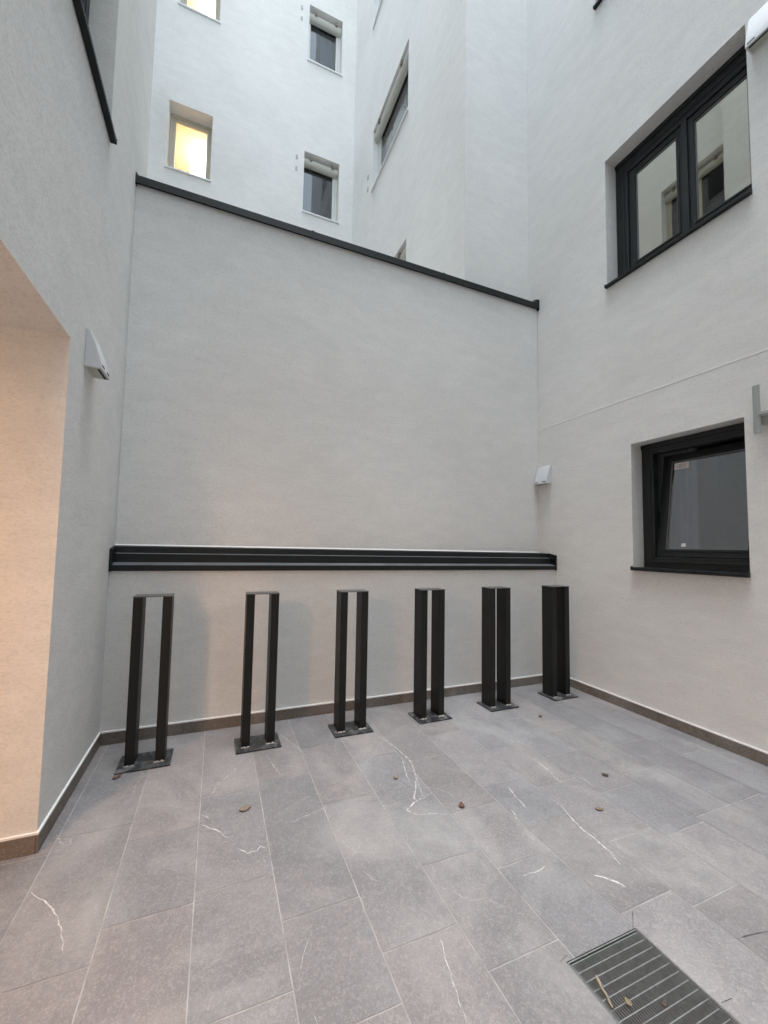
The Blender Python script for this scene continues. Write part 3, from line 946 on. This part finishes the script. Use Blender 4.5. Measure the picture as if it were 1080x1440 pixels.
# ------------------------------------------------------------------ wall bracket beside the lower window
t = thing('wall_bracket', (XR, 1.48, 2.3), 'grey metal bracket with a side arm right of the lower window', 'bracket')
bm = bmesh.new()
n = 10
for zz in (0,):
    prof = [(1.476 + 0.021 * math.cos(2 * math.pi * i / 16), XR - 0.045 + 0.010 * math.sin(2 * math.pi * i / 16)) for i in range(16)]
    A = [bm.verts.new((x, y, 2.315)) for y, x in prof]
    B_ = [bm.verts.new((x, y, 2.665)) for y, x in prof]
    for i in range(16):
        bm.faces.new([A[i], A[(i + 1) % 16], B_[(i + 1) % 16], B_[i]])
    bm.faces.new(A)
    bm.faces.new(B_[::-1])
finish('post', bm, 'brack', t, bevel=0.002)
bm = bmesh.new()
box(bm, XR - 0.060, XR - 0.028, 0.90, 1.462, 2.440, 2.462)
finish('arm', bm, 'brack', t, bevel=0.002)
bm = bmesh.new()
box(bm, XR - 0.030, XR - 0.0005, 0.90, 1.462, 2.375, 2.438)
finish('rail', bm, 'brack', t, bevel=0.002)

# ------------------------------------------------------------------ bollards: two flat posts joined by a cap on a floor plate
def make_bollard(xc, label):
    t = thing('bollard', (xc, 2.912, 0), label, 'bollard', 'black twin post bollards in a row along the end wall')
    b = bmesh.new()
    box(b, xc - 0.157, xc + 0.157, 2.808, 3.018, 0.002, 0.012)
    finish('base_plate', b, 'plate', t, bevel=0.0015)
    for s in (-1, 1):
        b = bmesh.new()
        a = xc + s * 0.0875
        box(b, a - 0.0285, a + 0.0285, 2.868, 2.996, 0.012, 1.086)
        finish('post', b, 'black', t, bevel=0.002)
        b = bmesh.new()
        rr = random.Random(int(xc * 100) + s)
        for q in range(8):
            x_ = a - 0.026 + q * 0.0072
            bmesh.ops.create_icosphere(b, subdivisions=1, radius=0.0045 + rr.random() * 0.006, matrix=Matrix.Translation((x_ + rr.uniform(-0.004, 0.004), 2.866 - rr.random() * 0.008, 0.0125)))
        finish('weld', b, 'weld', t)
    b = bmesh.new()
    box(b, xc - 0.1185, xc + 0.1185, 2.866, 2.998, 1.0865, 1.0925)
    finish('cap', b, 'cap', t, bevel=0.001)
    return t
bl = ['black twin post bollard nearest the left wall', 'second black twin post bollard from the left wall', 'third black twin post bollard from the left wall',
      'fourth black twin post bollard from the left wall', 'fifth black twin post bollard, second from the right corner', 'black twin post bollard in the far right corner, its gap closed from here']
src = make_bollard(-0.386, bl[0])
bx = [-0.386, 0.333, 1.050, 1.775, 2.505, 3.262]
kids = list(src.children)
for i in range(1, 6):
    c = src.copy()
    COL.objects.link(c)
    c.location = (bx[i], 2.912 + (0.002, -0.001, -0.003, 0.003, 0.008)[i - 1], 0)
    c['label'] = bl[i]
    c.rotation_euler.z = math.radians((0.5, -0.4, 0.7, -0.3, 0.4)[i - 1])
    for k in kids:
        kc = k.copy()
        COL.objects.link(kc)
        kc.parent = c

# ------------------------------------------------------------------ floor drain
t = thing('floor_drain', ((GX0 + GX1) / 2, (GY0 + GY1) / 2, 0), 'square galvanised steel grating over a dark drain shaft in the tiles', 'drain')
bm = bmesh.new()
e = 0.0025
def frame4(bm, x0, x1, y0, y1, w, z0, z1):
    box(bm, x0, x0 + w, y0, y1, z0, z1)
    box(bm, x1 - w, x1, y0, y1, z0, z1)
    box(bm, x0 + w, x1 - w, y0, y0 + w, z0, z1)
    box(bm, x0 + w, x1 - w, y1 - w, y1, z0, z1)
frame4(bm, GX0 + e, GX1 - e, GY0 + e, GY1 - e, 0.004, -0.034, -0.001)
finish('rim', bm, 'galv', t)
bm = bmesh.new()
gx0, gx1, gy0, gy1 = GX0 + 0.011, GX1 - 0.011, GY0 + 0.011, GY1 - 0.011
frame4(bm, gx0, gx1, gy0, gy1, 0.003, -0.030, -0.003)
nb = 34
for i in range(1, nb):
    x = gx0 + (gx1 - gx0) * i / nb
    box(bm, x - 0.0011, x + 0.0011, gy0 + 0.003, gy1 - 0.003, -0.029, -0.0045)
nc = 12
for i in range(1, nc):
    y = gy0 + (gy1 - gy0) * i / nc
    box(bm, gx0 + 0.003, gx1 - 0.003, y - 0.0016, y + 0.0016, -0.0125, -0.0035)
finish('grating', bm, 'galv', t)
bm = bmesh.new()
A = [bm.verts.new((x, y, z)) for z in (-0.002, -0.5) for x, y in ((GX0, GY0), (GX1, GY0), (GX1, GY1), (GX0, GY1))]
for q in ((4, 5, 6, 7), (0, 1, 5, 4), (1, 2, 6, 5), (2, 3, 7, 6), (3, 0, 4, 7)):
    bm.faces.new([A[i] for i in q])
finish('shaft', bm, 'pit', t)

bm = bmesh.new()
pa, pb_ = Vector((1.268, 0.992, 0.004)), Vector((1.235, 0.908, 0.003))
d = (pb_ - pa)
nn = Vector((-d.y, d.x, 0)).normalized()
rings = []
for q in range(7):
    f = q / 6
    c = pa + d * f + nn * 0.002 * math.sin(q * 2.1)
    ww = 0.0055 * (1 - 0.3 * f) * random.uniform(0.8, 1.15)
    rings.append([bm.verts.new(c + nn * ww * math.cos(k * math.pi / 3) + Vector((0, 0, 0.004 * math.sin(k * math.pi / 3)))) for k in range(6)])
for a, b in zip(rings[:-1], rings[1:]):
    for k in range(6):
        bm.faces.new([a[k], a[(k + 1) % 6], b[(k + 1) % 6], b[k]])
bm.faces.new(rings[0])
bm.faces.new(rings[-1][::-1])
tag(finish('wood_splinter', bm, 'wood'), 'pale splinter of wood lying on the drain grating', 'stick')

# ------------------------------------------------------------------ dry leaves
def leaf(x, y, L, W, ang, curl, mat, label, z=0.003):
    b = bmesh.new()
    rnd = random.Random(int(x * 1000))
    nL, nW = 9, 4
    ca, sa = math.cos(ang), math.sin(ang)
    curl *= 0.5
    L, W = L * 1.1, W * 1.15
    g = []
    for i in range(nL + 1):
        s = i / nL
        wid = W * (math.sin(math.pi * (s ** 0.8)) ** 0.7) * (1 + 0.18 * (-1) ** i) + 0.001
        row = []
        for j in range(-nW, nW + 1):
            v = j / nW
            px, py = (s - 0.5) * L, v * wid * 0.5
            pz = curl * (v * v) * 0.9 + curl * 0.8 * ((s - 0.5) * 2) ** 2 + rnd.uniform(0, 0.0015)
            row.append(b.verts.new((x + px * ca - py * sa, y + px * sa + py * ca, z + pz)))
        g.append(row)
    for i in range(nL):
        for j in range(2 * nW):
            b.faces.new([g[i][j], g[i + 1][j], g[i + 1][j + 1], g[i][j + 1]])
    # stalk
    st = L * 0.28
    a0 = g[0][nW].co.copy()
    p1 = Vector((a0.x - st * ca, a0.y - st * sa, a0.z + 0.002))
    q = Vector((-sa, ca, 0)) * 0.0008
    b.faces.new([b.verts.new(a0 + q), b.verts.new(a0 - q), b.verts.new(p1 - q), b.verts.new(p1 + q)])
    o = finish('dry_leaf', b, mat, recalc=False, smooth=True)
    s = o.modifiers.new('thickness', 'SOLIDIFY')
    s.thickness = 0.0006
    return tag(o, label, 'leaf', 'dry leaves scattered on the tiles')
leaf(0.202, 2.232, 0.060, 0.036, 0.3, 0.008, 'leaf_a', 'tan dry leaf beside a white vein, left half of the floor')
leaf(1.348, 1.862, 0.036, 0.028, 1.1, 0.011, 'leaf_b', 'curled red brown leaf in the middle of the floor')
leaf(2.071, 1.583, 0.040, 0.020, -0.4, 0.007, 'leaf_d', 'narrow ochre leaf with a dark stalk, right half of the floor')
leaf(2.413, 1.802, 0.034, 0.024, 2.4, 0.010, 'leaf_c', 'dark brown curled leaf nearest the right wall')
leaf(-0.519, 2.775, 0.050, 0.024, 0.7, 0.009, 'leaf_b', 'brown leaf just in front of the leftmost bollard plate')
leaf(1.114, 2.219, 0.040, 0.022, 0.5, 0.006, 'leaf_a', 'small pale brown leaf in front of the third bollard')
leaf(2.701, 2.603, 0.024, 0.020, 0.2, 0.008, 'leaf_c', 'tiny dark crumb of leaf in front of the fifth bollard')
leaf(1.408, 0.862, 0.018, 0.011, 0.2, 0.004, 'leaf_c', 'small brown leaf scrap lying on the drain grating', z=-0.002)
leaf(1.300, 0.905, 0.024, 0.015, 1.2, 0.006, 'leaf_d', 'brown leaf scrap on the grating beside the splinter', z=-0.002)

# ------------------------------------------------------------------ vent cap behind the coping
bm = bmesh.new()
bmesh.ops.create_cone(bm, cap_ends=True, segments=20, radius1=0.022, radius2=0.022, depth=0.10, matrix=Matrix.Translation((0.303, 3.56, 4.44)))
bmesh.ops.create_cone(bm, cap_ends=True, segments=20, radius1=0.034, radius2=0.014, depth=0.025, matrix=Matrix.Translation((0.303, 3.56, 4.5025)))
tag(finish('vent_cap', bm, 'brack', smooth=False), 'tiny grey vent cap standing behind the dark coping', 'vent')
